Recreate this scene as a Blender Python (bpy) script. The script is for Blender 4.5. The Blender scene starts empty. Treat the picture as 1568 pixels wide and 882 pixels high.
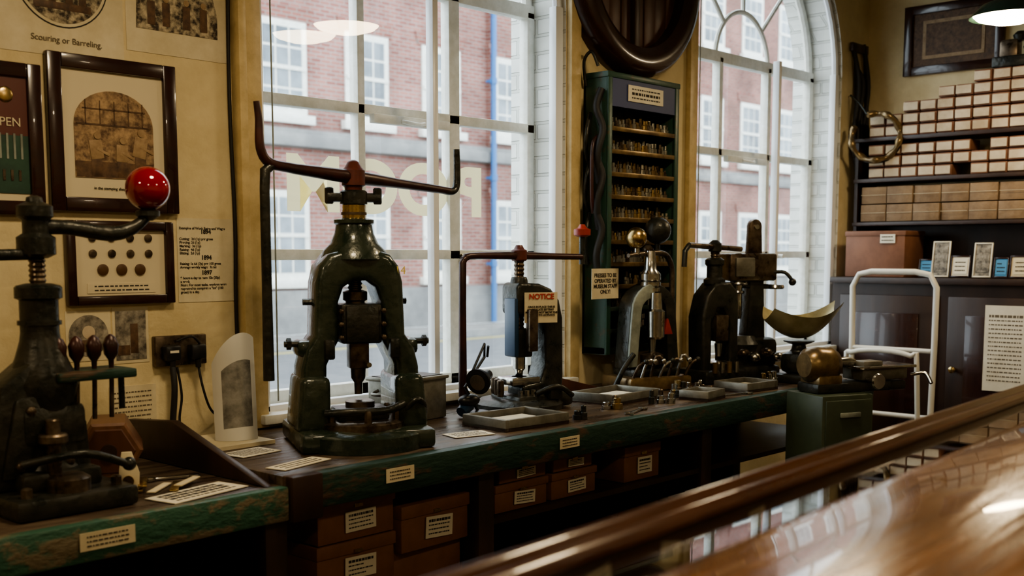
import bpy, bmesh, math, random
from mathutils import Vector, Matrix
random.seed(4)
S=bpy.context.scene
rad=math.radians
# ------------------------------------------------------------------ materials
def M(name,col,rough=.5,metal=0,col2=None,scale=6,bump=0,bscale=None,lo=.35,hi=.65,coat=0,spec=.5,rvar=0,stretch=(1,1,1)):
    m=bpy.data.materials.new(name); m.use_nodes=True; nt=m.node_tree; N=nt.nodes; L=nt.links
    b=N['Principled BSDF']; b.inputs['Base Color'].default_value=(*col,1)
    b.inputs['Roughness'].default_value=rough; b.inputs['Metallic'].default_value=metal
    b.inputs['Coat Weight'].default_value=coat; b.inputs['Specular IOR Level'].default_value=spec
    tc=N.new('ShaderNodeTexCoord'); mp=N.new('ShaderNodeMapping'); mp.inputs['Scale'].default_value=stretch
    L.new(tc.outputs['Object'],mp.inputs['Vector'])
    no=N.new('ShaderNodeTexNoise'); no.inputs['Scale'].default_value=scale; no.inputs['Detail'].default_value=8; no.inputs['Roughness'].default_value=.65
    L.new(mp.outputs[0],no.inputs['Vector'])
    if col2:
        r=N.new('ShaderNodeValToRGB'); r.color_ramp.elements[0].position=lo; r.color_ramp.elements[1].position=hi
        r.color_ramp.elements[0].color=(*col,1); r.color_ramp.elements[1].color=(*col2,1)
        L.new(no.outputs['Fac'],r.inputs[0]); L.new(r.outputs[0],b.inputs['Base Color'])
    if rvar:
        mr=N.new('ShaderNodeMapRange'); mr.inputs[3].default_value=max(0,rough-rvar); mr.inputs[4].default_value=min(1,rough+rvar)
        mr.inputs[1].default_value=.3; mr.inputs[2].default_value=.7
        L.new(no.outputs['Fac'],mr.inputs[0]); L.new(mr.outputs[0],b.inputs['Roughness'])
    if bump:
        n2=N.new('ShaderNodeTexNoise'); n2.inputs['Scale'].default_value=bscale or scale*4; n2.inputs['Detail'].default_value=5
        L.new(mp.outputs[0],n2.inputs['Vector'])
        bp=N.new('ShaderNodeBump'); bp.inputs['Strength'].default_value=bump; bp.inputs['Distance'].default_value=.01
        L.new(n2.outputs['Fac'],bp.inputs['Height']); L.new(bp.outputs[0],b.inputs['Normal'])
    return m
def brickmat(name,c1,c2,mortar,bw=.225,rh=.075,ms=.008,painted=False,rough=.85,bump=.6):
    m=bpy.data.materials.new(name); m.use_nodes=True; nt=m.node_tree; N=nt.nodes; L=nt.links
    b=N['Principled BSDF']; b.inputs['Roughness'].default_value=rough
    tc=N.new('ShaderNodeTexCoord'); sp=N.new('ShaderNodeSeparateXYZ'); L.new(tc.outputs['Object'],sp.inputs[0])
    ad=N.new('ShaderNodeMath'); L.new(sp.outputs[0],ad.inputs[0]); L.new(sp.outputs[1],ad.inputs[1])
    cb=N.new('ShaderNodeCombineXYZ'); L.new(ad.outputs[0],cb.inputs[0]); L.new(sp.outputs[2],cb.inputs[1])
    br=N.new('ShaderNodeTexBrick'); L.new(cb.outputs[0],br.inputs['Vector'])
    br.inputs['Scale'].default_value=1; br.inputs['Brick Width'].default_value=bw; br.inputs['Row Height'].default_value=rh
    br.inputs['Mortar Size'].default_value=ms; br.inputs['Mortar Smooth'].default_value=.3
    br.inputs['Color1'].default_value=(*c1,1); br.inputs['Color2'].default_value=(*c2,1); br.inputs['Mortar'].default_value=(*mortar,1)
    no=N.new('ShaderNodeTexNoise'); no.inputs['Scale'].default_value=1.2 if not painted else 9; no.inputs['Detail'].default_value=7
    L.new(tc.outputs['Object'],no.inputs['Vector'])
    mx=N.new('ShaderNodeMix'); mx.data_type='RGBA'; mx.blend_type='MULTIPLY'; mx.inputs[0].default_value=.7 if not painted else .25
    rp=N.new('ShaderNodeValToRGB'); rp.color_ramp.elements[0].position=.3; rp.color_ramp.elements[0].color=(.45,.43,.42,1); rp.color_ramp.elements[1].position=.65
    L.new(no.outputs['Fac'],rp.inputs[0]); L.new(br.outputs['Color'],mx.inputs[6]); L.new(rp.outputs[0],mx.inputs[7]); L.new(mx.outputs[2],b.inputs['Base Color'])
    inv=N.new('ShaderNodeMath'); inv.operation='SUBTRACT'; inv.inputs[0].default_value=1; L.new(br.outputs['Fac'],inv.inputs[1])
    a2=N.new('ShaderNodeMath'); a2.operation='MULTIPLY_ADD'; a2.inputs[1].default_value=.5; L.new(no.outputs['Fac'],a2.inputs[0]); L.new(inv.outputs[0],a2.inputs[2])
    bp=N.new('ShaderNodeBump'); bp.inputs['Strength'].default_value=bump; bp.inputs['Distance'].default_value=.012
    L.new(a2.outputs[0],bp.inputs['Height']); L.new(bp.outputs[0],b.inputs['Normal'])
    return m
def emis(name,col,st):
    m=bpy.data.materials.new(name); m.use_nodes=True; nt=m.node_tree; nt.nodes.clear()
    e=nt.nodes.new('ShaderNodeEmission'); e.inputs[0].default_value=(*col,1); e.inputs[1].default_value=st
    o=nt.nodes.new('ShaderNodeOutputMaterial'); nt.links.new(e.outputs[0],o.inputs[0]); return m
def glassmat(name,tint=(1,1,1),rough=0,base=.06):
    m=bpy.data.materials.new(name); m.use_nodes=True; nt=m.node_tree; nt.nodes.clear(); N=nt.nodes; L=nt.links
    t=N.new('ShaderNodeBsdfTransparent'); t.inputs[0].default_value=(*tint,1)
    g=N.new('ShaderNodeBsdfGlossy'); g.inputs['Roughness'].default_value=rough
    f=N.new('ShaderNodeLayerWeight'); f.inputs[0].default_value=.5
    p=N.new('ShaderNodeMath'); p.operation='POWER'; p.inputs[1].default_value=5; L.new(f.outputs['Facing'],p.inputs[0])
    a=N.new('ShaderNodeMath'); a.operation='MULTIPLY_ADD'; a.inputs[1].default_value=.9; a.inputs[2].default_value=base; L.new(p.outputs[0],a.inputs[0])
    x=N.new('ShaderNodeMixShader'); o=N.new('ShaderNodeOutputMaterial')
    L.new(a.outputs[0],x.inputs[0]); L.new(t.outputs[0],x.inputs[1]); L.new(g.outputs[0],x.inputs[2]); L.new(x.outputs[0],o.inputs[0]); return m
def translucent(name,col):
    m=bpy.data.materials.new(name); m.use_nodes=True; nt=m.node_tree; nt.nodes.clear(); N=nt.nodes; L=nt.links
    d=N.new('ShaderNodeBsdfDiffuse'); d.inputs[0].default_value=(*col,1); t=N.new('ShaderNodeBsdfTranslucent'); t.inputs[0].default_value=(*col,1)
    x=N.new('ShaderNodeMixShader'); x.inputs[0].default_value=.6; o=N.new('ShaderNodeOutputMaterial')
    L.new(d.outputs[0],x.inputs[1]); L.new(t.outputs[0],x.inputs[2]); L.new(x.outputs[0],o.inputs[0]); return m

cream=M('cream_painted_plaster',(.76,.65,.41),.75,col2=(.60,.49,.28),scale=3,bump=.5,bscale=24)
creamwood=M('cream_gloss_wood',(.68,.54,.30),.4,col2=(.50,.38,.19),scale=12,bump=.1)
revealm=brickmat('white_painted_brick',(.80,.81,.77),(.75,.76,.71),(.66,.67,.62),painted=True,rough=.6,bump=1.0)
whitep=M('white_window_paint',(.82,.82,.77),.4,col2=(.66,.66,.59),scale=20)
alu=M('white_aluminium',(.85,.88,.92),.3)
glass=glassmat('window_glass',(.97,.98,.98))
brick=brickmat('red_brick',(.27,.10,.082),(.40,.18,.145),(.36,.30,.27),ms=.011)
brick2=brickmat('dark_red_brick',(.24,.08,.062),(.34,.13,.10),(.30,.26,.23),ms=.011)
stone=M('grey_stone',(.28,.28,.27),.85,col2=(.16,.16,.16),scale=1.5,bump=.3)
asphalt=M('asphalt',(.10,.11,.12),.6,col2=(.15,.155,.16),scale=3,bump=.2)
paving=M('paving',(.25,.245,.235),.8,col2=(.18,.175,.17),scale=1.5)
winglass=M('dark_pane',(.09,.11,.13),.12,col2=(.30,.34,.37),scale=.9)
bluepipe=M('blue_drainpipe',(.03,.14,.36),.5)
iron=M('black_cast_iron',(.016,.020,.017),.34,metal=.3,col2=(.042,.038,.028),scale=16,bump=.3,bscale=45,rvar=.14)
greeniron=M('green_black_enamel',(.012,.024,.017),.27,metal=.1,col2=(.034,.044,.028),scale=11,bump=.3,bscale=35,rvar=.12,coat=.35)
ironbrown=M('oiled_steel',(.06,.043,.03),.33,metal=.8,col2=(.20,.155,.11),scale=22,rvar=.14)
redbrown=M('red_oxide_paint',(.14,.03,.02),.4,col2=(.07,.018,.012),scale=18)
armbrown=M('dark_brown_arm',(.028,.013,.011),.35,metal=.2,col2=(.065,.022,.017),scale=14)
steel=M('bright_steel',(.62,.61,.57),.22,metal=1,col2=(.34,.33,.30),scale=20,rvar=.1)
brass=M('brass',(.58,.43,.20),.28,metal=1,col2=(.34,.24,.11),scale=16,rvar=.12)
greyenam=M('grey_green_enamel',(.36,.39,.34),.4,col2=(.18,.20,.17),scale=12)
greenpaint=M('peeling_green_paint',(.016,.045,.032),.42,col2=(.085,.052,.032),scale=10,bump=.35,lo=.53,hi=.60,stretch=(.5,1,1.5))
greenbright=M('chipped_green_paint',(.04,.115,.075),.42,col2=(.17,.14,.09),scale=13,bump=.5,lo=.50,hi=.56,stretch=(.6,1,1.2))
cabgreen=M('cabinet_green_paint',(.028,.072,.053),.38,col2=(.08,.06,.035),scale=16,lo=.56,hi=.66,bump=.1)
greenbox=M('green_steel_cabinet',(.065,.085,.05),.45,col2=(.04,.052,.032),scale=6)
darkgreen=M('dark_green_wood',(.02,.045,.035),.4,col2=(.03,.04,.03),scale=10)
bluehead=M('blue_panel',(.03,.045,.14),.5)
benchtop=M('worn_bench_top',(.04,.026,.018),.33,col2=(.15,.11,.075),scale=6,bump=.35,rvar=.16,lo=.42,hi=.66,stretch=(.4,2,1))
darkwood=M('dark_stained_wood',(.026,.014,.010),.4,col2=(.05,.025,.015),scale=6,bump=.1,stretch=(1,1,.15))
framewood=M('mahogany_frame',(.022,.008,.006),.25,col2=(.04,.013,.008),scale=20,coat=.4)
midwood=M('reddish_wood',(.12,.048,.026),.4,col2=(.065,.026,.014),scale=8,stretch=(1,1,.2))
octwood=M('oak_brown',(.22,.105,.055),.4,col2=(.12,.052,.028),scale=9,stretch=(.3,2,2))
railwood=M('varnished_mahogany',(.15,.066,.024),.19,col2=(.36,.18,.075),scale=8,bump=.3,bscale=7,coat=.6,lo=.36,hi=.68,stretch=(.35,4,4))
raildark=M('varnished_mahogany_edge',(.08,.030,.015),.2,col2=(.15,.062,.028),scale=10,coat=.8,stretch=(.3,3,3))
paper=M('old_paper',(.72,.64,.46),.8,col2=(.60,.52,.34),scale=9)
paperw=M('white_paper',(.78,.74,.62),.8,col2=(.68,.63,.50),scale=9)
matboard=M('mount_board',(.66,.58,.41),.8)
ink=M('ink',(.03,.025,.02),.8)
inkf=M('faded_ink',(.16,.13,.09),.8)
redink=M('red_ink',(.45,.05,.03),.8)
engr=M('engraving_print',(.05,.038,.027),.8,col2=(.55,.47,.33),scale=34,lo=.40,hi=.60)
sepia=M('sepia_print',(.10,.055,.028),.6,col2=(.44,.30,.17),scale=34,lo=.38,hi=.62)
sep2=M('sepia_dark',(.06,.032,.018),.6,col2=(.16,.09,.045),scale=40); sep3=M('sepia_light',(.40,.28,.16),.6,col2=(.26,.17,.09),scale=40)
photo=M('grey_photo',(.07,.06,.05),.4,col2=(.42,.38,.31),scale=30,lo=.36,hi=.66)
redmat=M('red_poster',(.11,.03,.022),.4); greenpost=M('green_poster',(.03,.085,.055),.4,col2=(.02,.05,.035),scale=20)
redball=M('red_glossy_ball',(.26,.005,.012),.05,coat=1)
redcap=M('red_cap',(.28,.03,.02),.35)
carton=M('brown_carton',(.25,.115,.065),.65,col2=(.17,.075,.042),scale=6)
kraft=M('kraft_paper',(.31,.21,.12),.7,col2=(.19,.12,.065),scale=9,bump=.4)
boxlabel=M('box_label',(.66,.57,.43),.7,col2=(.44,.34,.22),scale=5)
black=M('black_plastic',(.012,.012,.012),.35)
blackrub=M('black_rubber',(.013,.012,.011),.6)
white_en=M('white_enamel_tube',(.80,.79,.73),.3)
galv=M('galvanised_tin',(.30,.29,.25),.45,metal=.6,col2=(.15,.14,.11),scale=12)
sandm=M('pale_fill',(.62,.59,.48),.9,bump=.2)
bluem=M('blue_black_paint',(.015,.045,.10),.35); bluecard=M('blue_card',(.08,.28,.50),.6)
goldlet=translucent('cream_lettering',(.92,.88,.70)); yellowp=M('yellow_paint',(.75,.60,.15),.6)
shadegr=M('green_enamel_shade',(.03,.07,.05),.25)
lampe=emis('lamp_diffuser',(1,.79,.50),60)
floorm=M('floor_boards',(.06,.036,.022),.5,col2=(.035,.02,.013),scale=3,stretch=(.3,3,1))
ceilm=M('ceiling_paint',(.36,.33,.26),.8)
scoopm=M('dull_brass_scoop',(.58,.53,.32),.32,metal=.55,col2=(.40,.35,.19),scale=10)
varn=M('amber_casting',(.30,.21,.10),.3,metal=.6,col2=(.12,.08,.04),scale=14)
cardw=M('glossy_white_card',(.70,.69,.64),.15,coat=.5); cardp=M('card_portrait_print',(.34,.33,.30),.2,col2=(.10,.095,.085),scale=11,lo=.38,hi=.62,coat=.5)
roadline=M('road_line',(.5,.42,.12),.7); coinm=M('bronze_coin',(.10,.05,.02),.4)
# ------------------------------------------------------------------ builder
def T(x=0,y=0,z=0,rz=0,rx=0,ry=0):
    return Matrix.Translation((x,y,z))@Matrix.Rotation(rad(rz),4,'Z')@Matrix.Rotation(rad(ry),4,'Y')@Matrix.Rotation(rad(rx),4,'X')
class G:
    def __init__(s): s.bm=bmesh.new(); s.mats=[]; s.M=Matrix.Identity(4)
    def mi(s,m):
        if m not in s.mats: s.mats.append(m)
        return s.mats.index(m)
    def add(s,V,F,m):
        i=s.mi(m); vs=[s.bm.verts.new(s.M@Vector(v)) for v in V]
        for f in F:
            try: fc=s.bm.faces.new([vs[k] for k in f]); fc.material_index=i
            except ValueError: pass
    def _m(s,t,m):
        t.verts.index_update(); s.add([v.co.copy() for v in t.verts],[[v.index for v in f.verts] for f in t.faces],m); t.free()
    def box(s,c,d,m,bev=0,R=None):
        t=bmesh.new(); bmesh.ops.create_cube(t,size=1)
        for v in t.verts: v.co=Vector((v.co.x*d[0],v.co.y*d[1],v.co.z*d[2]))
        if bev: bmesh.ops.bevel(t,geom=t.edges[:],offset=bev,segments=2,affect='EDGES',profile=.5,clamp_overlap=True)
        mm=Matrix.Translation(c)@(R if R else Matrix.Identity(4))
        for v in t.verts: v.co=mm@v.co
        s._m(t,m)
    def bx(s,x0,x1,y0,y1,z0,z1,m,bev=0):
        s.box(((x0+x1)/2,(y0+y1)/2,(z0+z1)/2),(abs(x1-x0),abs(y1-y0),abs(z1-z0)),m,bev)
    def lathe(s,prof,m,o=(0,0,0),n=24,ax=(0,0,1)):
        q=Vector((0,0,1)).rotation_difference(Vector(ax).normalized()); V=[];F=[]
        for r,z in prof:
            for k in range(n):
                a=2*math.pi*k/n; V.append(q@Vector((max(r,1e-4)*math.cos(a),max(r,1e-4)*math.sin(a),z))+Vector(o))
        for j in range(len(prof)-1):
            for k in range(n):
                F.append((j*n+k,j*n+(k+1)%n,(j+1)*n+(k+1)%n,(j+1)*n+k))
        F.append(list(range(n))[::-1]); F.append([(len(prof)-1)*n+k for k in range(n)])
        s.add(V,F,m)
    def cyl(s,a,b,r,m,r2=None,n=20,bev=0):
        a=Vector(a);b=Vector(b);L=(b-a).length; r2=r if r2 is None else r2
        p=[(r-bev,0),(r,bev),(r2,L-bev),(r2-bev,L)] if bev else [(r,0),(r2,L)]
        s.lathe(p,m,o=a,n=n,ax=b-a)
    def thread(s,x,y,z0,z1,r,m,p=.012):
        pr=[];z=z0
        while z<z1: pr+=[(r*.86,z),(r,z+p*.3),(r,z+p*.5),(r*.86,z+p*.8)]; z+=p
        s.lathe(pr,m,o=(x,y,0),n=18)
    def ball(s,c,r,m,sc=(1,1,1),n=24):
        t=bmesh.new(); bmesh.ops.create_uvsphere(t,u_segments=n,v_segments=n//2+2,radius=r)
        for v in t.verts: v.co=Vector((v.co.x*sc[0],v.co.y*sc[1],v.co.z*sc[2]))+Vector(c)
        s._m(t,m)
    def tube(s,P,r,m,n=12,smooth=0,closed=False):
        P=[Vector(p) for p in P]; R=r if isinstance(r,(list,tuple)) else [r]*len(P)
        if smooth:
            Q=[];RR=[];K=len(P)
            for i in range(K-1 if not closed else K):
                p0=P[(i-1)%K] if (i or closed) else P[0]; p1=P[i]; p2=P[(i+1)%K]; p3=P[(i+2)%K] if (closed or i+2<K) else P[-1]
                for k in range(smooth):
                    t=k/smooth; Q.append(.5*((2*p1)+(p2-p0)*t+(2*p0-5*p1+4*p2-p3)*t*t+(-p0+3*p1-3*p2+p3)*t**3)); RR.append(R[i]*(1-t)+R[(i+1)%K]*t)
            if not closed: Q.append(P[-1]); RR.append(R[-1])
            P,R=Q,RR
        K=len(P);V=[];F=[];nrm=None
        for i in range(K):
            if closed: d=(P[(i+1)%K]-P[(i-1)%K])
            else: d=(P[min(i+1,K-1)]-P[max(i-1,0)])
            d.normalize()
            if nrm is None:
                nrm=d.orthogonal().normalized()
            else:
                nrm=(nrm-d*nrm.dot(d)); nrm=nrm.normalized() if nrm.length>1e-6 else d.orthogonal().normalized()
            bn=d.cross(nrm)
            for k in range(n):
                a=2*math.pi*k/n; V.append(P[i]+(nrm*math.cos(a)+bn*math.sin(a))*R[i])
        for i in range(K if closed else K-1):
            for k in range(n):
                j=(i+1)%K; F.append((i*n+k,i*n+(k+1)%n,j*n+(k+1)%n,j*n+k))
        if not closed: F.append(list(range(n))[::-1]); F.append([(K-1)*n+k for k in range(n)])
        s.add(V,F,m)
    def prism(s,poly,y0,y1,m,bev=0,seg=2):
        t=bmesh.new(); a=[t.verts.new((x,y0,z)) for x,z in poly]; b=[t.verts.new((x,y1,z)) for x,z in poly]; n=len(poly)
        t.faces.new(a); t.faces.new(b[::-1])
        for i in range(n): t.faces.new((a[i],b[i],b[(i+1)%n],a[(i+1)%n]))
        bmesh.ops.recalc_face_normals(t,faces=t.faces[:])
        if bev:
            e=[e for e in t.edges if len(e.link_faces)==2 and e.calc_face_angle()>.8]
            bmesh.ops.bevel(t,geom=e,offset=bev,segments=seg,affect='EDGES',profile=.5,clamp_overlap=True)
        bmesh.ops.triangulate(t,faces=[f for f in t.faces if len(f.verts)>6])
        s._m(t,m)
    def paper(s,w,h,m,n=0,bold=None,inkm=None,th=.002,marg=.1,hw=None):
        s.box((0,0,0),(w,th,h),m)
        if n:
            lh=h*(1-2*marg)/n
            for i in range(n):
                z=h/2-h*marg-lh*(i+.5); x=-w/2+w*marg; end=w/2-w*marg
                big=bold and i in bold
                if random.random()<.15 and not big: end-=w*.3*random.random()
                while x<end-.004:
                    ww=min(random.uniform(.02,.09)*w*(1.3 if big else 1),end-x)
                    s.box((x+ww/2,-th/2-.0004,z),(ww,.0006,lh*(.62 if big else .30)),inkm or ink); x+=ww+w*.02
    def frame(s,w,h,b,d,m,bev=.004):
        for sx in(-1,1): s.box((sx*(w/2-b/2),0,0),(b,d,h),m,bev)
        for sz in(-1,1): s.box((0,0,sz*(h/2-b/2)),(w-2*b,d,b),m,bev)
    def done(s,name,loc=(0,0,0),rz=0):
        bmesh.ops.recalc_face_normals(s.bm,faces=s.bm.faces[:])
        me=bpy.data.meshes.new(name); s.bm.to_mesh(me); s.bm.free()
        for m in s.mats: me.materials.append(m)
        me.polygons.foreach_set('use_smooth',[True]*len(me.polygons)); me.set_sharp_from_angle(angle=rad(38))
        o=bpy.data.objects.new(name,me); S.collection.objects.link(o); o.location=loc; o.rotation_euler=(0,0,rad(rz)); return o
def text(body,size,loc,rot,m,parent,name='lettering',ext=.0006,off=0,al='CENTER',sx=1):
    c=bpy.data.curves.new(name,'FONT'); c.body=body; c.size=size; c.extrude=ext; c.offset=off; c.align_x=al; c.align_y='CENTER'
    c.materials.append(m); o=bpy.data.objects.new(name,c); S.collection.objects.link(o); o.parent=parent
    o.location=loc; o.rotation_euler=[rad(a) for a in rot]; o.scale=(sx,1,1); return o
ZL=.84; ZR=.865
XE=6.62; CEIL=3.6
# ------------------------------------------------------------------ room shell
OP=[(2.20,3.77),(4.74,6.28)]; SP=2.5; SILL=.90; TH=.32
g=G()
def quad(a,b,c,d,m): g.add([a,b,c,d],[(0,1,2,3)],m)
def rect(x0,x1,z0,z1):
    for y in(0,TH): quad((x0,y,z0),(x1,y,z0),(x1,y,z1),(x0,y,z1),cream if y==0 else brick2)
rect(-2.2,OP[0][0],0,CEIL); rect(OP[0][1],OP[1][0],0,CEIL); rect(OP[1][1],XE,0,CEIL)
for x0,x1 in OP:
    rect(x0,x1,0,SILL); r=(x1-x0)/2; cx=(x0+x1)/2; n=24
    pts=[(cx-r*math.cos(math.pi*i/n),SP+r*math.sin(math.pi*i/n)) for i in range(n+1)]
    for i in range(n):
        (a,b),(c,d)=pts[i],pts[i+1]
        for y in(0,TH): quad((a,y,b),(c,y,d),(c,y,CEIL),(a,y,CEIL),cream if y==0 else brick2)
        quad((a,0,b),(c,0,d),(c,TH,d),(a,TH,b),revealm)
    for x in(x0,x1): quad((x,0,SILL),(x,TH,SILL),(x,TH,SP),(x,0,SP),revealm)
    quad((x0,0,SILL),(x1,0,SILL),(x1,TH,SILL),(x0,TH,SILL),whitep)
g.done('wall_window')
g=G(); g.bx(XE,XE+.2,-5,TH,0,CEIL,cream); g.done('wall_right')
g=G(); g.bx(-2.4,-2.2,-5,TH,0,CEIL,cream); g.done('wall_left')
g=G(); g.bx(-2.4,XE+.2,-5.2,-5,0,CEIL,cream); g.done('wall_back')
g=G(); g.bx(-2.4,XE+.2,-5.2,TH,-.1,0,floorm); g.done('floor')
g=G(); g.bx(-2.4,XE+.2,-5.2,TH,CEIL,CEIL+.1,ceilm); g.done('ceiling')
g=G(); g.bx(2.125,2.195,-.035,0,.87,CEIL,creamwood,.005); g.bx(2.10,2.13,-.05,0,.87,CEIL,creamwood,.004); g.done('trim_1')
g=G(); g.bx(3.775,3.84,-.03,0,.87,2.9,creamwood,.005); g.done('trim_2')
g=G(); g.bx(4.67,4.735,-.03,0,.87,2.9,creamwood,.005); g.done('trim_3')
# ------------------------------------------------------------------ windows
def window(k,x0,x1,cols,stile):
    g=G(); y=.205; w=.045; r=(x1-x0)/2; cx=(x0+x1)/2
    def bar(a,b,c,d,yy=y,dp=.05,m=whitep): g.bx(a,b,yy-dp/2,yy+dp/2,c,d,m,.004)
    bar(x0,x0+w,SILL,SP); bar(x1-w,x1,SILL,SP); bar(x0,x1,SILL,SILL+.06)
    for c,t in cols: bar(c-t/2,c+t/2,SILL,SP)
    for z,t in((1.45,.04),(2.0,.04),(SP,.06)): bar(x0,x1,z-t/2,z+t/2)
    for R_,t in((r-.025,.024),(.27,.014)):
        g.tube([(cx-R_*math.cos(math.pi*i/24),y,SP+R_*math.sin(math.pi*i/24)) for i in range(25)],t,whitep,n=8)
    for i in range(1,4):
        a=math.pi*i/4; g.tube([(cx-.27*math.cos(a),y,SP+.27*math.sin(a)),(cx-(r-.03)*math.cos(a),y,SP+(r-.03)*math.sin(a))],.013,whitep,n=8)
    g.box(((cols[-1][0]+.07),y-.04,1.44),(.10,.02,.025),brass,.004); g.cyl((cols[-1][0]+.1,y-.03,1.44),(cols[-1][0]+.1,y-.08,1.44),.012,whitep)
    a_,b_=cols[0][0]+.04,cols[-1][0]-.05
    g.bx(a_,b_,y-.05,y-.02,1.95,1.985,whitep,.003); g.tube([((a_+b_)/2-.06,y-.05,1.965),((a_+b_)/2,y-.08,1.955),((a_+b_)/2+.06,y-.05,1.965)],.008,whitep,smooth=3)
    n=24; V=[(x0,y,SILL),(x1,y,SILL)]+[(cx+r*math.cos(math.pi*i/n),y,SP+r*math.sin(math.pi*i/n)) for i in range(n+1)]
    g.add(V,[list(range(len(V)))],glass)
    y2=.035; f=.035
    for a,b in((x0,x0+f),(x1-f-.012,x1),(stile-.014,stile+.014)): g.bx(a,b,y2-.02,y2+.02,SILL,SP,alu,.003)
    g.bx(x0,x1,y2-.02,y2+.02,SILL,SILL+f,alu,.003)
    g.tube([(cx-(r-.02)*math.cos(math.pi*i/24),y2,SP+(r-.02)*math.sin(math.pi*i/24)) for i in range(25)],.02,alu,n=8)
    V=[(v[0],y2,v[2]) for v in V]; g.add(V,[list(range(len(V)))],glass)
    g.tube([(x0+.06,y2-.03,SILL+.05),(x0+.062,y2-.03,1.6),(x0+.06,y2-.03,SP+.2)],.003,greyenam,n=6)
    return g.done('window_%d'%k)
w1=window(1,OP[0][0],OP[0][1],[(2.79,.035),(3.28,.06)],3.02)
w2=window(2,OP[1][0],OP[1][1],[(5.27,.035),(5.77,.035)],5.60)
text('ROOM',.275,(2.955,.200,1.70),(90,0,180),goldlet,w1,'room_lettering',ext=.0004,off=.010,sx=1.23)
g=G(); g.bx(2.205,3.765,.0,.17,.90,.915,whitep,.004); g.bx(2.16,3.80,-.06,-.001,.882,.915,whitep,.006); g.done('trim_4')
g=G(); g.bx(4.745,6.275,.0,.17,.90,.915,whitep,.004); g.bx(4.70,6.32,-.06,-.001,.882,.915,whitep,.006); g.done('trim_5')
# ------------------------------------------------------------------ exterior
g=G(); g.bx(-10,60,TH,4.2,-.2,-.02,paving); g.bx(-10,60,4.2,12.2,-.25,-.12,asphalt); g.bx(-10,60,12.2,13.6,-.2,0,paving)
g.bx(-10,60,4.1,4.25,-.2,-.01,stone); g.bx(-10,60,12.15,12.3,-.2,.01,stone)
for yy in(11.6,11.8): g.bx(-10,60,yy,yy+.06,-.13,-.117,roadline)
g.done('street')
g=G(); BY=13.8
g.bx(4,17.45,BY,BY+3,0,11,brick); g.bx(17.45,60,BY-.12,BY+3,0,11,brick2)
g.bx(4,60,BY-.18,BY,0,.8,stone); g.bx(4,60,BY-.22,BY,3.38,3.62,stone,.03); g.bx(4,60,BY-.16,BY,3.62,3.7,stone)
def extwin(x,z0,z1,w=1.02,y=BY,rows=4):
    g.bx(x-.02,x+w+.02,y-.03,y+.02,z0,z1,whitep)
    g.bx(x-.12,x+w+.12,y-.14,y,z0-.16,z0,whitep,.01)
    g.prism([(x-.12,z1),(x+w+.12,z1),(x+w+.2,z1+.25),(x-.2,z1+.25)],y-.025,y,brick2)
    cw=(w-.14)/3; rh=(z1-z0-.2)/rows
    for i in range(3):
        for j in range(rows):
            a=x+.07+i*cw+.02; b=z0+.1+j*rh+.02
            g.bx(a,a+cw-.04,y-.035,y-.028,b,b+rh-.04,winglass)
    g.bx(x,x+w,y-.06,y-.03,(z0+z1)/2-.035,(z0+z1)/2+.035,whitep)
x=5.85
while x<50:
    yy=BY if x<17 else BY-.12
    extwin(x,3.95,5.6,y=yy); extwin(x,1.0,2.6,y=yy); extwin(x,6.9,8.5,y=yy); x+=1.95
g.done('brick_building')
g=G(); g.cyl((17.35,BY-.30,0.02),(17.35,BY-.30,10),.06,bluepipe)
for z in(1.2,3,5,7): g.cyl((17.35,BY-.30,z),(17.35,BY-.30,z+.12),.08,bluepipe); g.box((17.35,BY-.22,z+.06),(.2,.12,.05),bluepipe)
g.done('blue_drainpipe')
g=G(); g.cyl((17.2,9.2,-.12),(17.2,9.2,2.6),.04,stone)
g.box((17.2,9.14,2.1),(.5,.03,.5),bluecard,.01); g.box((17.2,9.12,2.1),(.22,.01,.3),whitep); g.done('road_sign')
# ------------------------------------------------------------------ bench
g=G(); YF=-.78; SX=1.735
g.bx(-.6,SX,YF+.03,-.002,ZL-.045,ZL,benchtop,.003); g.bx(-.6,SX,YF,YF+.035,ZL-.09,ZL+.002,greenbright,.006)
g.bx(SX,5.15,YF+.03,-.002,ZR-.05,ZR,benchtop,.003); g.bx(SX,5.15,YF-.012,YF+.035,ZR-.095,ZR+.002,greenpaint,.006)
g.bx(SX,SX+.10,YF-.016,YF+.02,ZR-.12,ZR+.003,darkwood,.005)
for x in(.6,1.72,2.52,3.78,4.95):
    for y in(YF+.08,-.12): g.bx(x-.035,x+.035,y-.04,y+.04,0,ZR-.05,darkwood,.004)
    g.bx(x-.02,x+.02,YF+.08,-.1,.2,.28,darkwood)
g.bx(1.72,2.52,YF+.05,-.1,.385,.405,darkwood); g.bx(2.52,5.0,YF+.05,-.1,.585,.605,darkwood); g.bx(-.4,5.0,YF+.05,-.1,.22,.25,darkwood)
g.bx(-.5,5.0,-.09,-.06,0,.8,darkwood)
g.M=T(1.225,YF-.004,.80); g.paper(.135,.042,paper,3,marg=.12); g.M=T(2.107,YF-.018,.825); g.paper(.105,.04,paper,3,marg=.12)
g.M=T(2.86,YF-.018,.825); g.paper(.10,.038,paper,3,marg=.12)
g.done('workbench')
g=G(); g.M=T(0,0,0,rz=90)
g.prism([(-.74,0),(-.02,0),(-.02,.11),(-.28,.13)],-.014,.014,darkwood,.004); g.done('wedge_board',(1.70,0,ZL+.001))
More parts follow.
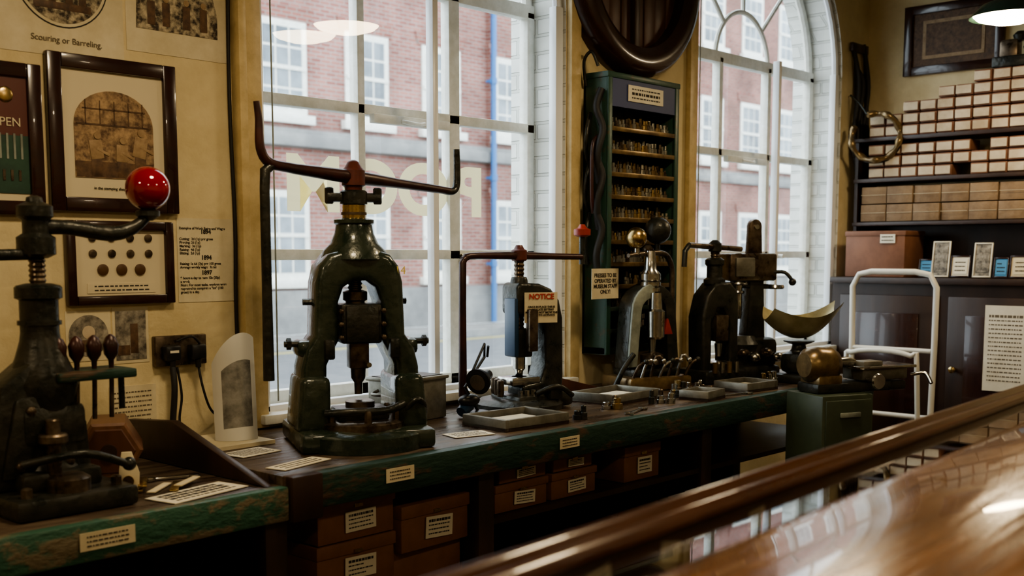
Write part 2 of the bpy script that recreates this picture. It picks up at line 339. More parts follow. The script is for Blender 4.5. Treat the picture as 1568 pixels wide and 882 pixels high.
# ------------------------------------------------------------------ cartons
def cart(x0,x1,z0,z1,rot=0,lid=False,y=-.70,dep=.3):
    g=G(); w=x1-x0; h=z1-z0; g.box((0,dep/2,h/2),(w,dep,h),carton,.004)
    g.box((0,dep/2-.003,h*.86),(w+.008,dep+.006,h*.28),carton,.004)
    g.M=T(.01,-.006,h*.42,ry=random.uniform(-4,4)); g.paper(w*.40,h*.46,paperw,4,bold=(0,))
    g.M=T(0,-.0025,h*.86); g.box((0,-.005,-.012),(.03,.006,.01),brass)
    return g.done('cardboard_box',((x0+x1)/2,y,z0),rot)
cart(1.885,2.165,.635,.765); cart(1.88,2.165,.495,.633); 
cart(2.19,2.48,.555,.70,2)
g=G(); g.bx(1.77,2.165,-.66,-.2,.406,.493,carton,.004); g.done('cardboard_box')
g=G(); g.bx(2.19,2.48,-.66,-.25,.406,.553,carton,.004); g.done('cardboard_box')
cart(2.60,2.855,.606,.70); cart(2.62,2.85,.702,.765); cart(2.88,3.12,.606,.70); cart(2.89,3.10,.702,.76); cart(3.29,3.51,.606,.74)
for x in(2.65,2.95,3.3,3.65,4.0): cart(x,x+.25,.251,.40,random.uniform(-4,4))
# ------------------------------------------------------------------ wall pictures on the left
def W(x,z,y=-.001): return (x,y,z)
g=G(); w=.37;h=.38; g.paper(w,h,paper); 
g.lathe([(.14,0),(.14,.0008)],ink,o=(0,-.001,.03),n=48,ax=(0,-1,0)); g.lathe([(.136,0),(.136,.001)],paper,o=(0,-.0012,.03),n=48,ax=(0,-1,0)); g.lathe([(.128,0),(.128,.001)],engr,o=(0,-.0016,.03),n=48,ax=(0,-1,0))
g.box((0,-.003,-.05),(.17,.0008,.02),sep2,.003)
for q in(-.07,-.03,.02,.06): g.box((q,-.0032,-.015),(.022,.0008,.05),sep2,.004); g.lathe([(.009,0),(.009,.001)],sep3,o=(q,-.0034,.02),n=12,ax=(0,-1,0))
o=g.done('scouring_poster',W(1.545,2.205)); text('Scouring or Barreling.',.024,(.01,-.003,-.145),(90,0,0),inkf,o)
g=G(); g.paper(.345,.38,paper); g.prism([(-.14,-.12),(.14,-.12),(.14,-.05),(.10,.1),(.04,.16),(-.05,.14),(-.13,.16)],-.003,-.001,engr)
for q in(-.09,-.04,.03,.09): g.box((q,-.0038,-.07),(.026,.0008,.07),sep2,.005); g.lathe([(.010,0),(.010,.001)],sep3,o=(q,-.004,-.025),n=12,ax=(0,-1,0))
g.done('engraving_poster',W(1.912,2.25))
def framed(w,h,b):
    g=G(); g.M=T(0,-.012,0); g.frame(w,h,b,.024,framewood); g.box((0,.004,0),(w-b,.006,h-b),matboard); return g
g=framed(.405,.45,.042)
n=16; ax=.125; g.prism([(-ax,-.125),(ax,-.125)]+[(ax*math.cos(math.pi*i/n),.03+.10*math.sin(math.pi*i/n)) for i in range(n+1)],-.002,.003,sepia)
g.box((0,-.0025,-.10),(.245,.001,.045),sep2)
for fx,fz,s_ in((-.06,-.07,1.1),(.02,-.075,1),(.08,-.06,1.2)):
    g.box((fx,-.003,fz-.02*s_),(.03*s_,.001,.05*s_),sep2,.004); g.box((fx,-.0035,fz+.025*s_),(.036*s_,.001,.05*s_),sep3,.006,Matrix.Rotation(rad(8*fx*100/6),4,'Y')); g.lathe([(.010*s_,0),(.010*s_,.001)],sep3,o=(fx+.004,-.004,fz+.062*s_),n=12,ax=(0,-1,0))
    g.box((fx+.018*s_,-.004,fz+.02*s_),(.04*s_,.001,.008),sep3,.002,Matrix.Rotation(rad(25),4,'Y'))
g.box((0,-.003,.03),(.235,.001,.005),sep2)
for q in(-.09,-.045,0,.045,.09): g.box((q,-.003,.065),(.003,.001,.07),sep2)
g.box((0,-.003,.075),(.2,.001,.004),sep2)
o=g.done('framed_picture',(1.685,0,1.80)); text('in the stamping shop',.012,(-.02,-.013,-.155),(90,0,0),ink,o)
g=framed(.38,.42,.04); g.box((0,0,.09),(.30,.004,.16),redmat); g.box((0,0,-.07),(.30,.004,.16),greenpost)
for i in range(14): g.box((-.13+i*.02,-.003,-.02),(.006,.002,.07),greyenam)
g.ball((.09,-.003,.12),.022,brass,(1,.2,1)); 
for i in range(12): g.box((-.12+i*.022,-.003,-.10),(.007,.002,.03),ironbrown)
o=g.done('framed_poster',(1.275,0,1.77)); text('PEN',.034,(.10,-.016,.045),(90,0,0),paper,o)
g=framed(.345,.25,.028)
for r_,zz in((4,.075),(4,.028)):
    for i in range(r_): g.lathe([(.012,0),(.012,.004),(.008,.005)],ironbrown,o=(-.09+i*.06,0,zz),n=20,ax=(0,-1,0))
for i in range(3): g.lathe([(.017,0),(.017,.004),(.012,.006)],coinm,o=(-.06+i*.06,0,-.02),n=24,ax=(0,-1,0))
g.M=T(0,-.012,-.075); g.paper(.22,.03,matboard,2)
g.done('framed_nib_display',(1.692,0,1.425))
g=G(); g.paper(.205,.265,paper); o=g.done('price_list_notice',W(1.99,1.432))
text('Examples of Work Rates and Wages\n\n\nCutting:  2d (1p) per gross\nPiercing: 2d (1p)\nMarking:  3d (1p)\nRaising:  4d (1p)\nSlitting:  2d (1p)\n\n\nRaising: 1s 6d (7p) per 100 gross\nAverage weekly wage:  7s 6d\n\n\n9 hours a day to earn 10s (50p)\na week\nNote: For most tasks, workers were\nexpected to complete a "lot" (100\ngross) in a day.',.0112,(-.095,-.0016,.0),(90,0,0),ink,o,al='LEFT',ext=.0002,off=.0003)
for t_,z_ in(('1894',.090),('1894',.008),('1897',-.040)): text(t_,.019,(.0,-.0016,z_),(90,0,0),ink,o,ext=.0002,off=.0008)
g=G(); g.paper(.14,.15,paper); g.lathe([(.062,0),(.062,.001)],photo,o=(0,-.0012,0),n=32,ax=(0,-1,0)); g.lathe([(.02,0),(.02,.001)],boxlabel,o=(0,-.002,.01),n=20,ax=(0,-1,0)); g.box((0,-.0025,-.03),(.05,.001,.035),sep2,.01); g.done('round_photo_print',W(1.585,1.21))
g=G(); g.paper(.118,.17,paper); g.box((0,-.002,0),(.10,.001,.15),photo); g.box((.01,-.003,-.01),(.025,.001,.09),sep2,.004); g.box((-.025,-.003,-.045),(.04,.001,.03),sep2); g.done('photo_print',W(1.72,1.205))
g=G(); g.paper(.155,.13,paper,7,inkm=inkf); g.done('paper_notice',W(1.72,.985))
g=G(); g.box((0,-.012,0),(.18,.024,.095),ironbrown,.004)
for sx in(-.045,.045): g.box((sx,-.04,-.005),(.055,.035,.05),black,.01); g.cyl((sx,-.045,-.03),(sx,-.045,-.055),.009,black)
g.box((-.045,-.059,.0),(.03,.001,.008),paperw)
g.tube([(-.045,-.045,-.05),(-.05,-.06,-.12),(-.055,-.05,-.24),(-.05,-.05,-.30)],.010,blackrub,smooth=5)
g.tube([(.045,-.045,-.05),(.05,-.06,-.12),(.08,-.05,-.19),(.12,-.04,-.22),(.16,-.03,-.21)],.004,blackrub,smooth=6)
g.tube([(-.03,-.045,-.05),(-.02,-.05,-.14),(-.03,-.05,-.22),(-.01,-.05,-.30)],.004,blackrub,smooth=6)
g.tube([(-.02,-.03,.03),(.02,-.05,.045),(.05,-.05,.02)],.004,blackrub,smooth=5); g.done('double_wall_socket',(1.878,-.001,1.15))
g=G(); g.tube([(0,0,1.2),(-.005,0,.8),(.004,0,.4),(0,0,.15),(.008,0,-.15),(.03,-.02,-.28)],.006,blackrub,smooth=5); g.done('wall_cable',(2.09,-.012,1.15))
# ------------------------------------------------------------------ left press with red ball
g=G()
g.box((0,0,.025),(.30,.36,.05),iron,.012); g.box((0,.02,.07),(.2,.24,.05),iron,.015)
g.lathe([(.085,.09),(.07,.12),(.06,.20),(.075,.26),(.085,.30),(.06,.36),(.048,.40),(.045,.42),(.045,.50),(.055,.505),(.055,.53),(.05,.535),(.03,.54)],iron)
g.lathe([(.051,.44),(.051,.45)],iron); g.box((0,0,.20),(.16,.14,.10),iron,.02); g.thread(0,0,.53,.66,.02,ironbrown)
g.lathe([(.025,.60),(.045,.61),(.045,.65),(.03,.66),(.03,.69),(.042,.70),(.042,.725),(.02,.735),(.018,.745),(.008,.75)],iron)
g.tube([(0,0,.610),(-.25,-.03,.605),(-.45,-.06,.60)],.014,iron); g.tube([(0,0,.675),(.08,0,.675),(.18,-.01,.662),(.235,-.015,.672),(.275,-.02,.70),(.288,-.02,.715)],[.02,.018,.02,.017,.013,.011],iron,smooth=5)
g.lathe([(.012,-.012),(.03,0),(.03,.012),(.012,.02)],iron,o=(.285,-.02,.708)); g.ball((.287,-.02,.778),.056,redball,n=40)
g.box((.10,-.03,.315),(.20,.13,.022),greenpaint,.004); g.tube([(.19,-.03,.30),(.19,-.03,.22)],.008,iron)
for i in range(4):
    x=.03+.045*i; g.lathe([(.006,0),(.007,.02),(.017,.035),(.02,.06),(.012,.078),(.003,.085)],armbrown,o=(x,-.03,.325),n=16)
    g.cyl((x,-.03,.315),(x-.004,-.03,.20),.006,ironbrown)
g.prism([(-.16,.05),(.10,.05),(.09,.20),(.05,.24),(.04,.34),(-.04,.36),(-.12,.30)],-.05,.05,iron,.015)
g.prism([(-.13,.08),(.06,.08),(.05,.18),(.0,.28),(-.09,.27)],-.062,-.048,iron,.006)
for q in((-.09,.11),(.03,.11),(-.06,.24)): g.lathe([(.012,0),(.012,.012),(.006,.016)],ironbrown,o=(q[0],-.06,q[1]),n=6,ax=(0,-1,0))
for s_ in(-1,1): g.lathe([(.014,0),(.014,.02),(.006,.024)],ironbrown,o=(s_*.11,-.14,.05),n=6)
g.tube([(-.1,-.1,.12),(.02,-.16,.14),(.13,-.16,.10)],.01,iron,smooth=4); g.ball((.135,-.16,.10),.017,iron)
g.lathe([(.05,.0),(.05,.03),(.035,.04)],ironbrown,o=(.0,-.12,.05))
g.cyl((-.02,-.09,.07),(-.02,-.09,.22),.018,ironbrown,bev=.003); g.lathe([(.03,.16),(.034,.165),(.034,.18),(.03,.185)],ironbrown,o=(-.02,-.09,0))
g.done('screw_press',(1.215,-.50,ZL+.001))
# ------------------------------------------------------------------ main fly press
g=G(); Rm=Matrix.Rotation(rad(-27),4,'Z'); g.M=Rm
right=[(.185,.05),(.182,.24),(.168,.30),(.14,.34),(.134,.50),(.122,.55),(.095,.585),(.05,.60)]
inn=[(.108,.05),(.104,.25),(.085,.29),(.066,.325),(.066,.44),(.05,.485),(.02,.505)]
poly=right+[(-x,z) for x,z in right[::-1]]+[(-x,z) for x,z in inn]+inn[::-1]
g.prism(poly,-.085,.085,greeniron,.022,4)
for s_ in(-1,1):
    g.prism([(s_*.10,.05),(s_*.205,.05),(s_*.20,.09),(s_*.188,.22),(s_*.10,.22)],-.115,.115,greeniron,.02,3)
    g.box((s_*.160,-.0,.30),(.06,.10,.05),greeniron,.015)
    g.cyl((s_*.18,-.03,.315),(s_*.225,-.03,.315),.010,iron,n=8); g.cyl((s_*.205,-.03,.315),(s_*.218,-.03,.315),.018,iron,n=6)
    g.cyl((s_*.13,0,.44),(s_*.162,0,.44),.010,iron,n=8)
    g.box((s_*.10,-.09,.30),(.03,.04,.06),iron,.006)
g.box((0,0,.03),(.41,.38,.06),greeniron,.014); g.lathe([(.20,0),(.20,.045),(.185,.055)],greeniron,o=(0,-.06,0),n=40)
g.lathe([(.14,.055),(.14,.075),(.13,.082),(.06,.082)],ironbrown,o=(0,-.05,0),n=36); g.box((0,-.05,.10),(.16,.12,.035),iron,.006)
g.lathe([(.045,.10),(.045,.135),(.035,.14)],ironbrown,o=(0,-.05,0),n=28)
for a in(30,150,210,330,270):
    x=.115*math.cos(rad(a)); y=-.05+.115*math.sin(rad(a)); g.lathe([(.012,.08),(.012,.11),(.008,.118)],ironbrown,o=(x,y,0),n=6)
g.tube([(-.12,-.12,.11),(-.05,-.15,.115),(.06,-.15,.115),(.12,-.12,.13)],.012,iron,smooth=4)
g.tube([(.12,-.1,.10),(.16,-.12,.14),(.19,-.1,.12),(.20,-.06,.07)],.010,iron,smooth=4)
g.box((0,-.03,.375),(.125,.13,.12),iron,.008); g.box((0,-.10,.375),(.10,.02,.11),iron,.004)
for sx in(-.065,.065):
    for z in(.335,.375,.415): g.lathe([(.008,0),(.008,.018),(.004,.02)],ironbrown,o=(sx,-.095,z),n=6,ax=(0,-1,0))
g.box((0,-.03,.285),(.06,.06,.10),ironbrown,.006); g.lathe([(.012,.155),(.013,.19),(.022,.205),(.024,.245),(.03,.25)],ironbrown,o=(0,-.03,0))
g.cyl((.02,-.07,.25),(.02,-.10,.25),.008,steel,n=8)
g.lathe([(.03,.42),(.03,.44),(.038,.445),(.038,.47),(.026,.475)],ironbrown); g.thread(0,0,.43,.78,.023,ironbrown)
g.lathe([(.105,.57),(.097,.595),(.074,.618),(.060,.65),(.056,.675),(.062,.68),(.062,.69),(.045,.695)],greeniron,n=36)
g.lathe([(.036,.69),(.036,.735),(.03,.74)],brass); g.lathe([(.040,.705),(.040,.713)],ironbrown); 
g.lathe([(.042,.738),(.042,.775),(.036,.78)],iron)
g.box((0,0,.758),(.17,.03,.028),iron,.006)
for s_ in(-1,1): g.lathe([(.011,.738),(.014,.743),(.014,.785),(.009,.789)],iron,o=(s_*.075,0,0),n=8)
g.M=Matrix.Identity(4)
g.lathe([(.026,.775),(.028,.79),(.036,.795),(.036,.84),(.026,.85),(.018,.865),(.008,.872)],redbrown)
g.tube([(.50,.085,.80),(.40,.07,.805),(.2,.03,.812),(.05,.005,.818),(-.05,-.005,.822),(-.2,.02,.835),(-.29,.03,.846)],[.012,.014,.016,.021,.021,.016,.014],armbrown)
g.tube([(.44,.077,.803),(.50,.085,.80),(.525,.088,.82),(.53,.089,.87),(.528,.089,.945)],[.012,.013,.013,.012,.011],iron,smooth=4)
g.tube([(-.20,.02,.836),(-.285,.028,.848),(-.315,.03,.89),(-.318,.03,.97),(-.325,.03,1.02)],[.015,.015,.014,.011,.009],armbrown,smooth=4)
g.tube([(-.27,.028,.848),(-.30,.03,.825),(-.303,.03,.77),(-.303,.03,.5),(-.303,.03,.215)],[.014,.016,.015,.015,.017],iron)
o=g.done('fly_press',(2.225,-.46,ZR+.001)); text('14',.035,(.075,-.128,.535),(90,0,-27),yellowp,o,'number_14')
# ------------------------------------------------------------------ second press
def paperobj(name,w,h,loc,rz=0,rx=0,n=4,m=paperw,bold=None,im=None):
    g=G(); g.M=T(0,0,0,rx=rx); g.paper(w,h,m,n,bold=bold,inkm=im,marg=.1); return g.done(name,loc,rz)
g=G(); Rm=Matrix.Rotation(rad(-12),4,'Z'); g.M=Rm
g.lathe([(.17,0),(.17,.02),(.15,.035),(.10,.04)],iron,n=40); g.box((.06,0,.03),(.26,.20,.05),iron,.015)
g.prism([(-.02,.04),(.17,.04),(.175,.12),(.172,.34),(.155,.41),(.115,.455),(.06,.475),(-.035,.48),(-.045,.46),(-.045,.36),(.03,.35),(.075,.32),(.09,.27),(.09,.16),(.07,.10),(-.02,.09)],-.055,.055,iron,.014,3)
g.prism([(-.055,.20),(-.035,.20),(-.035,.42),(-.055,.42)],-.05,.02,bluem,.004)
g.lathe([(.035,.47),(.032,.49),(.028,.50)],iron); g.thread(.0,0,.25,.60,.02,ironbrown,.016)
g.box((0,0,.25),(.075,.08,.11),iron,.008); g.lathe([(.012,.10),(.016,.14),(.024,.15),(.024,.20)],steel); g.lathe([(.05,.09),(.05,.115),(.03,.12)],ironbrown)
g.box((0,0,.105),(.13,.10,.03),steel,.004); g.box((.01,-.07,.30),(.04,.03,.16),ironbrown,.005)
for i in range(4): g.cyl((-.05+.03*i,-.08,.04),(-.05+.03*i,-.08,.075),.01,steel,n=6)
g.tube([(.02,-.09,.06),(.08,-.14,.09),(.15,-.14,.05)],.010,iron,smooth=4); g.box((.09,-.10,.06),(.06,.05,.05),iron,.01)
for i in range(3): g.lathe([(.012,.05),(.014,.06),(.014,.11),(.006,.115)],ironbrown,o=(-.10+.02*i,-.02+.05*i,0),n=12)
g.M=Matrix.Identity(4)
g.lathe([(.026,.56),(.03,.565),(.03,.60),(.02,.605),(.012,.62)],redbrown)
g.tube([(-.30,0,.565),(-.27,0,.578),(-.22,0,.58),(0,0,.58),(.2,0,.577),(.37,0,.575)],[.012,.013,.013,.016,.013,.012],armbrown)
g.tube([(-.25,0,.58),(-.285,0,.576),(-.30,0,.555),(-.302,0,.4),(-.302,0,.07)],[.012,.013,.014,.014,.016],armbrown)
g.cyl((.375,0,.545),(.375,0,.66),.012,iron); g.lathe([(.02,.655),(.034,.662),(.034,.685),(.02,.69),(.01,.705)],redcap,o=(.375,0,0))
g.M=T(.03,-.085,.385,rz=-25); g.paper(.135,.115,paper)
o=g.done('fly_press',(3.16,-.29,ZR+.001)); text('NOTICE',.028,(.03,-.088,.426),(90,0,-25),redink,o,off=.0008); text('ONCE IN PLACE THIS IS\nA DELICATE SETTING\nPLEASE DO NOT MOVE THE\nHANDLE TO ACTIVATE',.0105,(.03,-.088,.372),(90,0,-25),ink,o,off=.0002)
g=G(); g.lathe([(.05,0),(.05,.012),(.02,.02)],black)
g.tube([(0,0,.01),(-.07,0,.11),(.05,.02,.21)],.006,black); g.tube([(.05,.02,.21),(.03,0,.26),(-.05,-.02,.17)],.005,black); g.tube([(.065,.02,.21),(.05,0,.25)],.005,black)
g.lathe([(.018,0),(.022,.03),(.045,.07),(.048,.085)],black,o=(.03,-.02,.15),ax=(-1,-.3,-.25)); g.lathe([(.03,0),(.03,.004)],steel,o=(-.05,-.045,.129),ax=(-1,-.3,-.25))
g.ball((-.05,0,.06),.03,black,(1.6,1,.8)); g.lathe([(.02,0),(.025,.05)],bluem,o=(-.09,0,.02),ax=(1,.2,.5))
g.done('desk_lamp',(2.90,-.33,ZR+.001))
# ------------------------------------------------------------------ third press
g=G(); g.M=Matrix.Rotation(rad(-20),4,'Z')
g.box((0,0,.03),(.32,.24,.06),varn,.012); g.box((0,0,.075),(.24,.18,.035),iron,.01)
arc=[(-.12*math.cos(math.pi*i/12),.34+.12*math.sin(math.pi*i/12)) for i in range(13)]; arci=[(-.065*math.cos(math.pi*i/12),.34+.06*math.sin(math.pi*i/12)) for i in range(13)]
g.prism([(-.14,.09)]+arc+[(.14,.09),(.08,.09)]+arci[::-1]+[(-.08,.09)],-.05,.05,iron,.01)
g.prism([(-.135,.10)]+[(x*.97,z) for x,z in arc[:7]]+[(-.002,.39)]+[(x*1.05,z) for x,z in arci[:6][::-1]]+[(-.088,.10)],-.062,-.045,greyenam,.005)
g.lathe([(.035,.42),(.045,.425),(.045,.44),(.038,.445),(.046,.45),(.046,.465),(.038,.47),(.046,.475),(.046,.50),(.028,.52),(.024,.56),(.02,.60)],steel,o=(0,-.02,0))
g.lathe([(.03,.22),(.04,.23),(.042,.34),(.03,.35),(.026,.42)],steel,o=(0,-.065,0)); g.lathe([(.05,.11),(.05,.15),(.03,.16)],ironbrown,o=(0,-.04,0)); g.lathe([(.014,.15),(.02,.22)],steel,o=(0,-.04,0))
g.prism([(.03,.24),(.075,.24),(.05,.31)],-.09,-.07,redcap,.003)
for i in range(7):
    x=-.14+.045*i; g.tube([(x,-.10,.05),(x+.02,-.12,.11+.02*(i%3)),(x+.05,-.13,.13)],.007,steel if i%2 else ironbrown,smooth=3); g.ball((x+.05,-.13,.13),.012,steel if i%3 else iron)
g.tube([(-.2,-.06,.02),(-.17,-.08,.10),(-.12,-.08,.16)],.012,iron,smooth=4)
g.M=Matrix.Identity(4)
g.lathe([(.018,.58),(.024,.59),(.024,.61),(.01,.625)],ironbrown)
g.tube([(-.14,.0,.58),(0,0,.59),(.10,0,.59),(.15,0,.57),(.18,0,.52),(.185,0,.42),(.182,0,.10)],[.009,.013,.013,.013,.013,.013,.011],ironbrown,smooth=5)
g.cyl((-.08,0,.585),(-.08,0,.62),.012,steel); g.ball((-.085,0,.655),.046,brass); g.cyl((.11,.03,.58),(.11,.03,.65),.012,iron); g.ball((.11,.03,.69),.060,iron)
g.done('embossing_press',(4.01,-.27,ZR+.001))
# ------------------------------------------------------------------ fourth press
g=G(); g.M=Matrix.Rotation(rad(-20),4,'Z')
g.box((0,0,.03),(.24,.22,.06),iron,.012)
g.prism([(-.10,.05),(-.105,.30),(-.08,.40),(-.03,.455),(.05,.46),(.09,.42),(.10,.35),(.10,.05),(.05,.05),(.05,.28),(.02,.34),(-.02,.34),(-.05,.28),(-.05,.05)],-.06,.06,iron,.014,3)
g.lathe([(.05,.45),(.05,.47),(.036,.48),(.036,.53),(.044,.54),(.044,.56),(.03,.57)],iron); g.thread(0,0,.55,.62,.02,ironbrown)
g.box((0,-.04,.25),(.07,.06,.12),ironbrown,.006); g.lathe([(.014,.12),(.02,.18)],steel,o=(0,-.04,0)); g.lathe([(.05,.06),(.05,.09),(.03,.10)],steel,o=(0,-.05,0))
for i in range(4): g.cyl((-.07+.04*i,-.11,.05),(-.07+.04*i,-.11,.10),.012,steel if i%2 else varn,n=10)
g.M=Matrix.Identity(4); g.lathe([(.022,.595),(.03,.60),(.03,.635),(.012,.65)],iron)
g.tube([(-.21,0,.625),(-.1,0,.622),(.10,0,.615),(.22,0,.61)],.013,ironbrown); g.tube([(-.21,0,.625),(-.24,0,.60),(-.245,0,.53)],.012,iron)
g.done('fly_press',(4.43,-.34,ZR+.001))
# ------------------------------------------------------------------ pillar machine
g=G(); g.M=Matrix.Rotation(rad(-30),4,'Z')
g.box((0,0,.03),(.26,.24,.06),iron,.015); g.lathe([(.09,.05),(.085,.10),(.10,.16),(.07,.20)],iron,o=(-.03,0,0)); g.box((.05,0,.12),(.18,.16,.14),iron,.03)
g.prism([(-.02,.10),(.09,.10),(.075,.45),(.085,.52),(-.01,.52),(0,.42)],-.045,.045,iron,.012)
g.box((0,-.01,.525),(.25,.13,.13),ironbrown,.012); g.box((-.05,-.08,.525),(.10,.02,.09),galv,.006)
g.prism([(0,.58),(.075,.58),(.07,.70)]+[(.038+.032*math.cos(math.pi*i/8),.72+.032*math.sin(math.pi*i/8)) for i in range(9)]+[(.006,.70)],-.02,.02,ironbrown,.006)
g.cyl((.038,-.03,.715),(.038,.03,.715),.012,steel)
for z,r_ in((.44,.05),(.455,.035),(.40,.03)): g.lathe([(r_,0),(r_+.004,.006),(r_,.014)],steel,o=(-.06,-.03,z))
g.lathe([(.04,0),(.045,.008),(.04,.02)],steel,o=(.14,-.03,.42)); g.lathe([(.018,.28),(.022,.30),(.022,.48)],steel,o=(-.06,-.03,0)); g.cyl((-.1,-.03,.44),(.15,-.03,.43),.012,iron)
g.tube([(.1,-.06,.5),(.15,-.1,.5),(.18,-.12,.46)],.009,iron,smooth=4); g.ball((.18,-.12,.455),.018,black)
for i in range(5): g.ball((-.12+.06*i,-.10,.10+.02*(i%2)),.03,ironbrown if i%2 else steel,(1,1,.8))
g.done('drilling_machine',(4.72,-.33,ZR+.001))
# ------------------------------------------------------------------ scale with scoop
g=G()
g.box((0,0,.02),(.22,.16,.04),iron,.01); g.box((0,0,.09),(.16,.12,.10),iron,.03); g.lathe([(.05,.13),(.035,.15),(.03,.17),(.07,.185),(.07,.19)],iron)
g.M=T(0,0,.19,rz=-44); nu,nv=24,12; V=[];F=[]
for s2 in(0,1):
    for i in range(nu+1):
        for j in range(nv+1):
            u=-1+2*i/nu; v=-1+2*j/nv
            wv=.125*(1-.5*max(0,u)**2)*(1-.25*max(0,-u)**3)
            x=.165*u+.02*v*v; y=wv*v; z=.012+.10*v*v*(1-.45*u*u)+.115*u*u*(1 if u>0 else .75)-.004*s2
            V.append((x,y,z))
o2=(nu+1)*(nv+1)
for i in range(nu):
    for j in range(nv):
        a=i*(nv+1)+j; F.append((a,a+1,a+nv+2,a+nv+1)); F.append((o2+a,o2+a+nv+1,o2+a+nv+2,o2+a+1))
g.add(V,F,scoopm)
g.done('weighing_scale',(4.70,-.63,ZR+.001))
# ------------------------------------------------------------------ green cabinet + small lathe
g=G(); g.bx(-.13,.13,-.12,.12,.02,.88,greenbox,.008)
for z in(.62,.34,.08): g.bx(-.115,.115,-.128,-.118,z,z+.24,greenbox,.004); g.box((0,-.135,z+.18),(.10,.012,.02),greyenam,.003)
for sx in(-.11,.11):
    for sy in(-.10,.10): g.cyl((sx,sy,0),(sx,sy,.03),.015,iron)
g.done('green_tool_cabinet',(4.32,-.985,0),-24)
g=G(); g.box((.08,0,.02),(.46,.14,.04),iron,.008); g.box((-.08,0,.05),(.12,.13,.05),varn,.01)
g.lathe([(.05,0),(.07,.02),(.075,.06),(.07,.10),(.075,.12),(.06,.15),(.03,.17)],varn,o=(-.17,0,.115),ax=(1,0,0)); g.lathe([(.02,0),(.024,.05),(.012,.09)],steel,o=(0,0,.12),ax=(1,0,0))
g.box((.20,0,.10),(.30,.17,.012),steel,.003); g.box((.20,0,.07),(.24,.13,.05),galv,.008); g.box((.14,-.02,.115),(.10,.08,.02),galv,.004); g.tube([(.34,-.06,.06),(.38,-.10,.07),(.38,-.14,.03)],.008,steel,smooth=4)
g.cyl((.1,-.07,.05),(.1,-.14,.05),.008,steel); g.lathe([(.03,0),(.034,.008),(.03,.016)],steel,o=(.1,-.13,.05),ax=(0,-1,0))
g.done('bench_lathe',(4.36,-.995,.881),-24)
# ------------------------------------------------------------------ loose things on bench
g=G(); g.box((0,0,.075),(.23,.17,.15),galv,.006)
g.box((0,0,.148),(.245,.185,.014),galv,.005); g.box((0,0,.153),(.21,.15,.008),iron); g.tube([(-.12,-.02,.11),(-.15,-.02,.10),(-.15,.03,.10),(-.12,.03,.11)],.006,galv,smooth=4); g.done('tin_box',(2.67,-.20,ZR+.001),6)
def tray(w,d,loc,rz):
    g=G(); g.box((0,0,.006),(w,d,.012),darkwood)
    for s_ in(-1,1): g.box((s_*(w/2-.008),0,.02),(.016,d,.04),galv,.003); g.box((0,s_*(d/2-.008),.02),(w-.03,.016,.04),galv,.003)
    g.box((0,0,.016),(w*.62,d*.62,.012),sandm,.003); return g.done('parts_tray',loc,rz)
tray(.30,.22,(2.83,-.58,ZR+.001),-4); tray(.32,.22,(3.60,-.42,ZR+.001),3); tray(.22,.18,(4.26,-.62,ZR+.001),-5); tray(.16,.13,(3.86,-.66,ZR+.001),8)
def dies(loc,k,rz=0,sp=.05):
    g=G()
    for i in range(k):
        x=random.uniform(-sp,sp)*1.4; y=random.uniform(-sp,sp)*.8; h=random.uniform(.02,.06); r_=random.uniform(.010,.022)
        g.lathe([(r_,0),(r_,h*.5),(r_*.7,h*.55),(r_*.7,h),(r_*.5,h+.003)],random.choice([steel,ironbrown,iron,brass]),o=(x,y,0),n=14)
    return g.done('punch_dies',loc,rz)
dies((3.36,-.58,ZR+.001),4,0,.03); dies((3.87,-.53,ZR+.001),6,0,.045); dies((4.05,-.52,ZR+.001),6,0,.05); dies((4.48,-.60,ZR+.001),6,0,.05); dies((3.08,-.66,ZR+.001),3,0,.03); dies((3.62,-.62,ZR+.001),4,0,.04)
def spanner(loc,rz,L=.16):
    g=G(); g.box((0,0,.005),(L,.014,.007),steel,.002)
    for s_ in(-1,1):
        pts=[(s_*L/2+.018*math.cos(a),.018*math.sin(a)) for a in [rad((0 if s_>0 else 180)+q) for q in range(35,326,29)]]+[(s_*(L/2-.002),0)]
        g.M=Matrix.Rotation(rad(-90),4,'X'); g.prism(pts,-.009,-.001,steel,.001); g.M=Matrix.Identity(4)
    return g.done('spanner',loc,rz)
spanner((3.36,-.70,ZR+.001),18); spanner((4.05,-.70,ZR+.001),-12); spanner((1.58,-.46,ZL+.001),-20,.12)
g=G(); g.prism([(-.2,0),(.2,0),(-.2,.10)],-.02,.02,midwood,.004); g.done('wooden_wedge',(3.66,-.13,ZR+.001),-6)
g=G(); g.M=T(0,0,.078,rz=0)@Matrix.Rotation(rad(30),4,'X'); g.lathe([(.080,-.10),(.088,-.094),(.088,.094),(.080,.10)],octwood,n=6,ax=(1,0,0))
g.lathe([(.07,.10),(.07,.104)],midwood,n=6,ax=(1,0,0)); g.lathe([(.066,-.104),(.07,-.10)],midwood,n=6,ax=(1,0,0)); g.lathe([(.02,-.112),(.022,-.10)],darkwood,ax=(1,0,0))
g.done('hexagonal_wooden_box',(1.50,-.27,ZL+.003),62)
g=G(); g.prism([(-.025,0),(.025,0),(.028,.05),(.01,.105),(-.015,.105),(-.022,.06)],-.004,.004,paper,.001); g.cyl((0,-.008,.03),(0,.008,.03),.014,brass); g.cyl((-.005,-.007,.08),(-.005,.007,.08),.006,iron); g.box((0,0,.004),(.07,.04,.008),brass,.002)
g.done('brass_bracket',(1.415,-.53,ZL+.001),-30)
g=G()
for i,(x,y,a) in enumerate(((0,0,40),(.03,-.03,55),(.07,-.02,35),(-.03,.03,60))): g.box((x,y,.003+.005*i),(.12,.022,.004),brass if i%2 else paper,.001,Matrix.Rotation(rad(a),4,'Z'))
g.done('nib_strips',(1.49,-.55,ZL+.001))
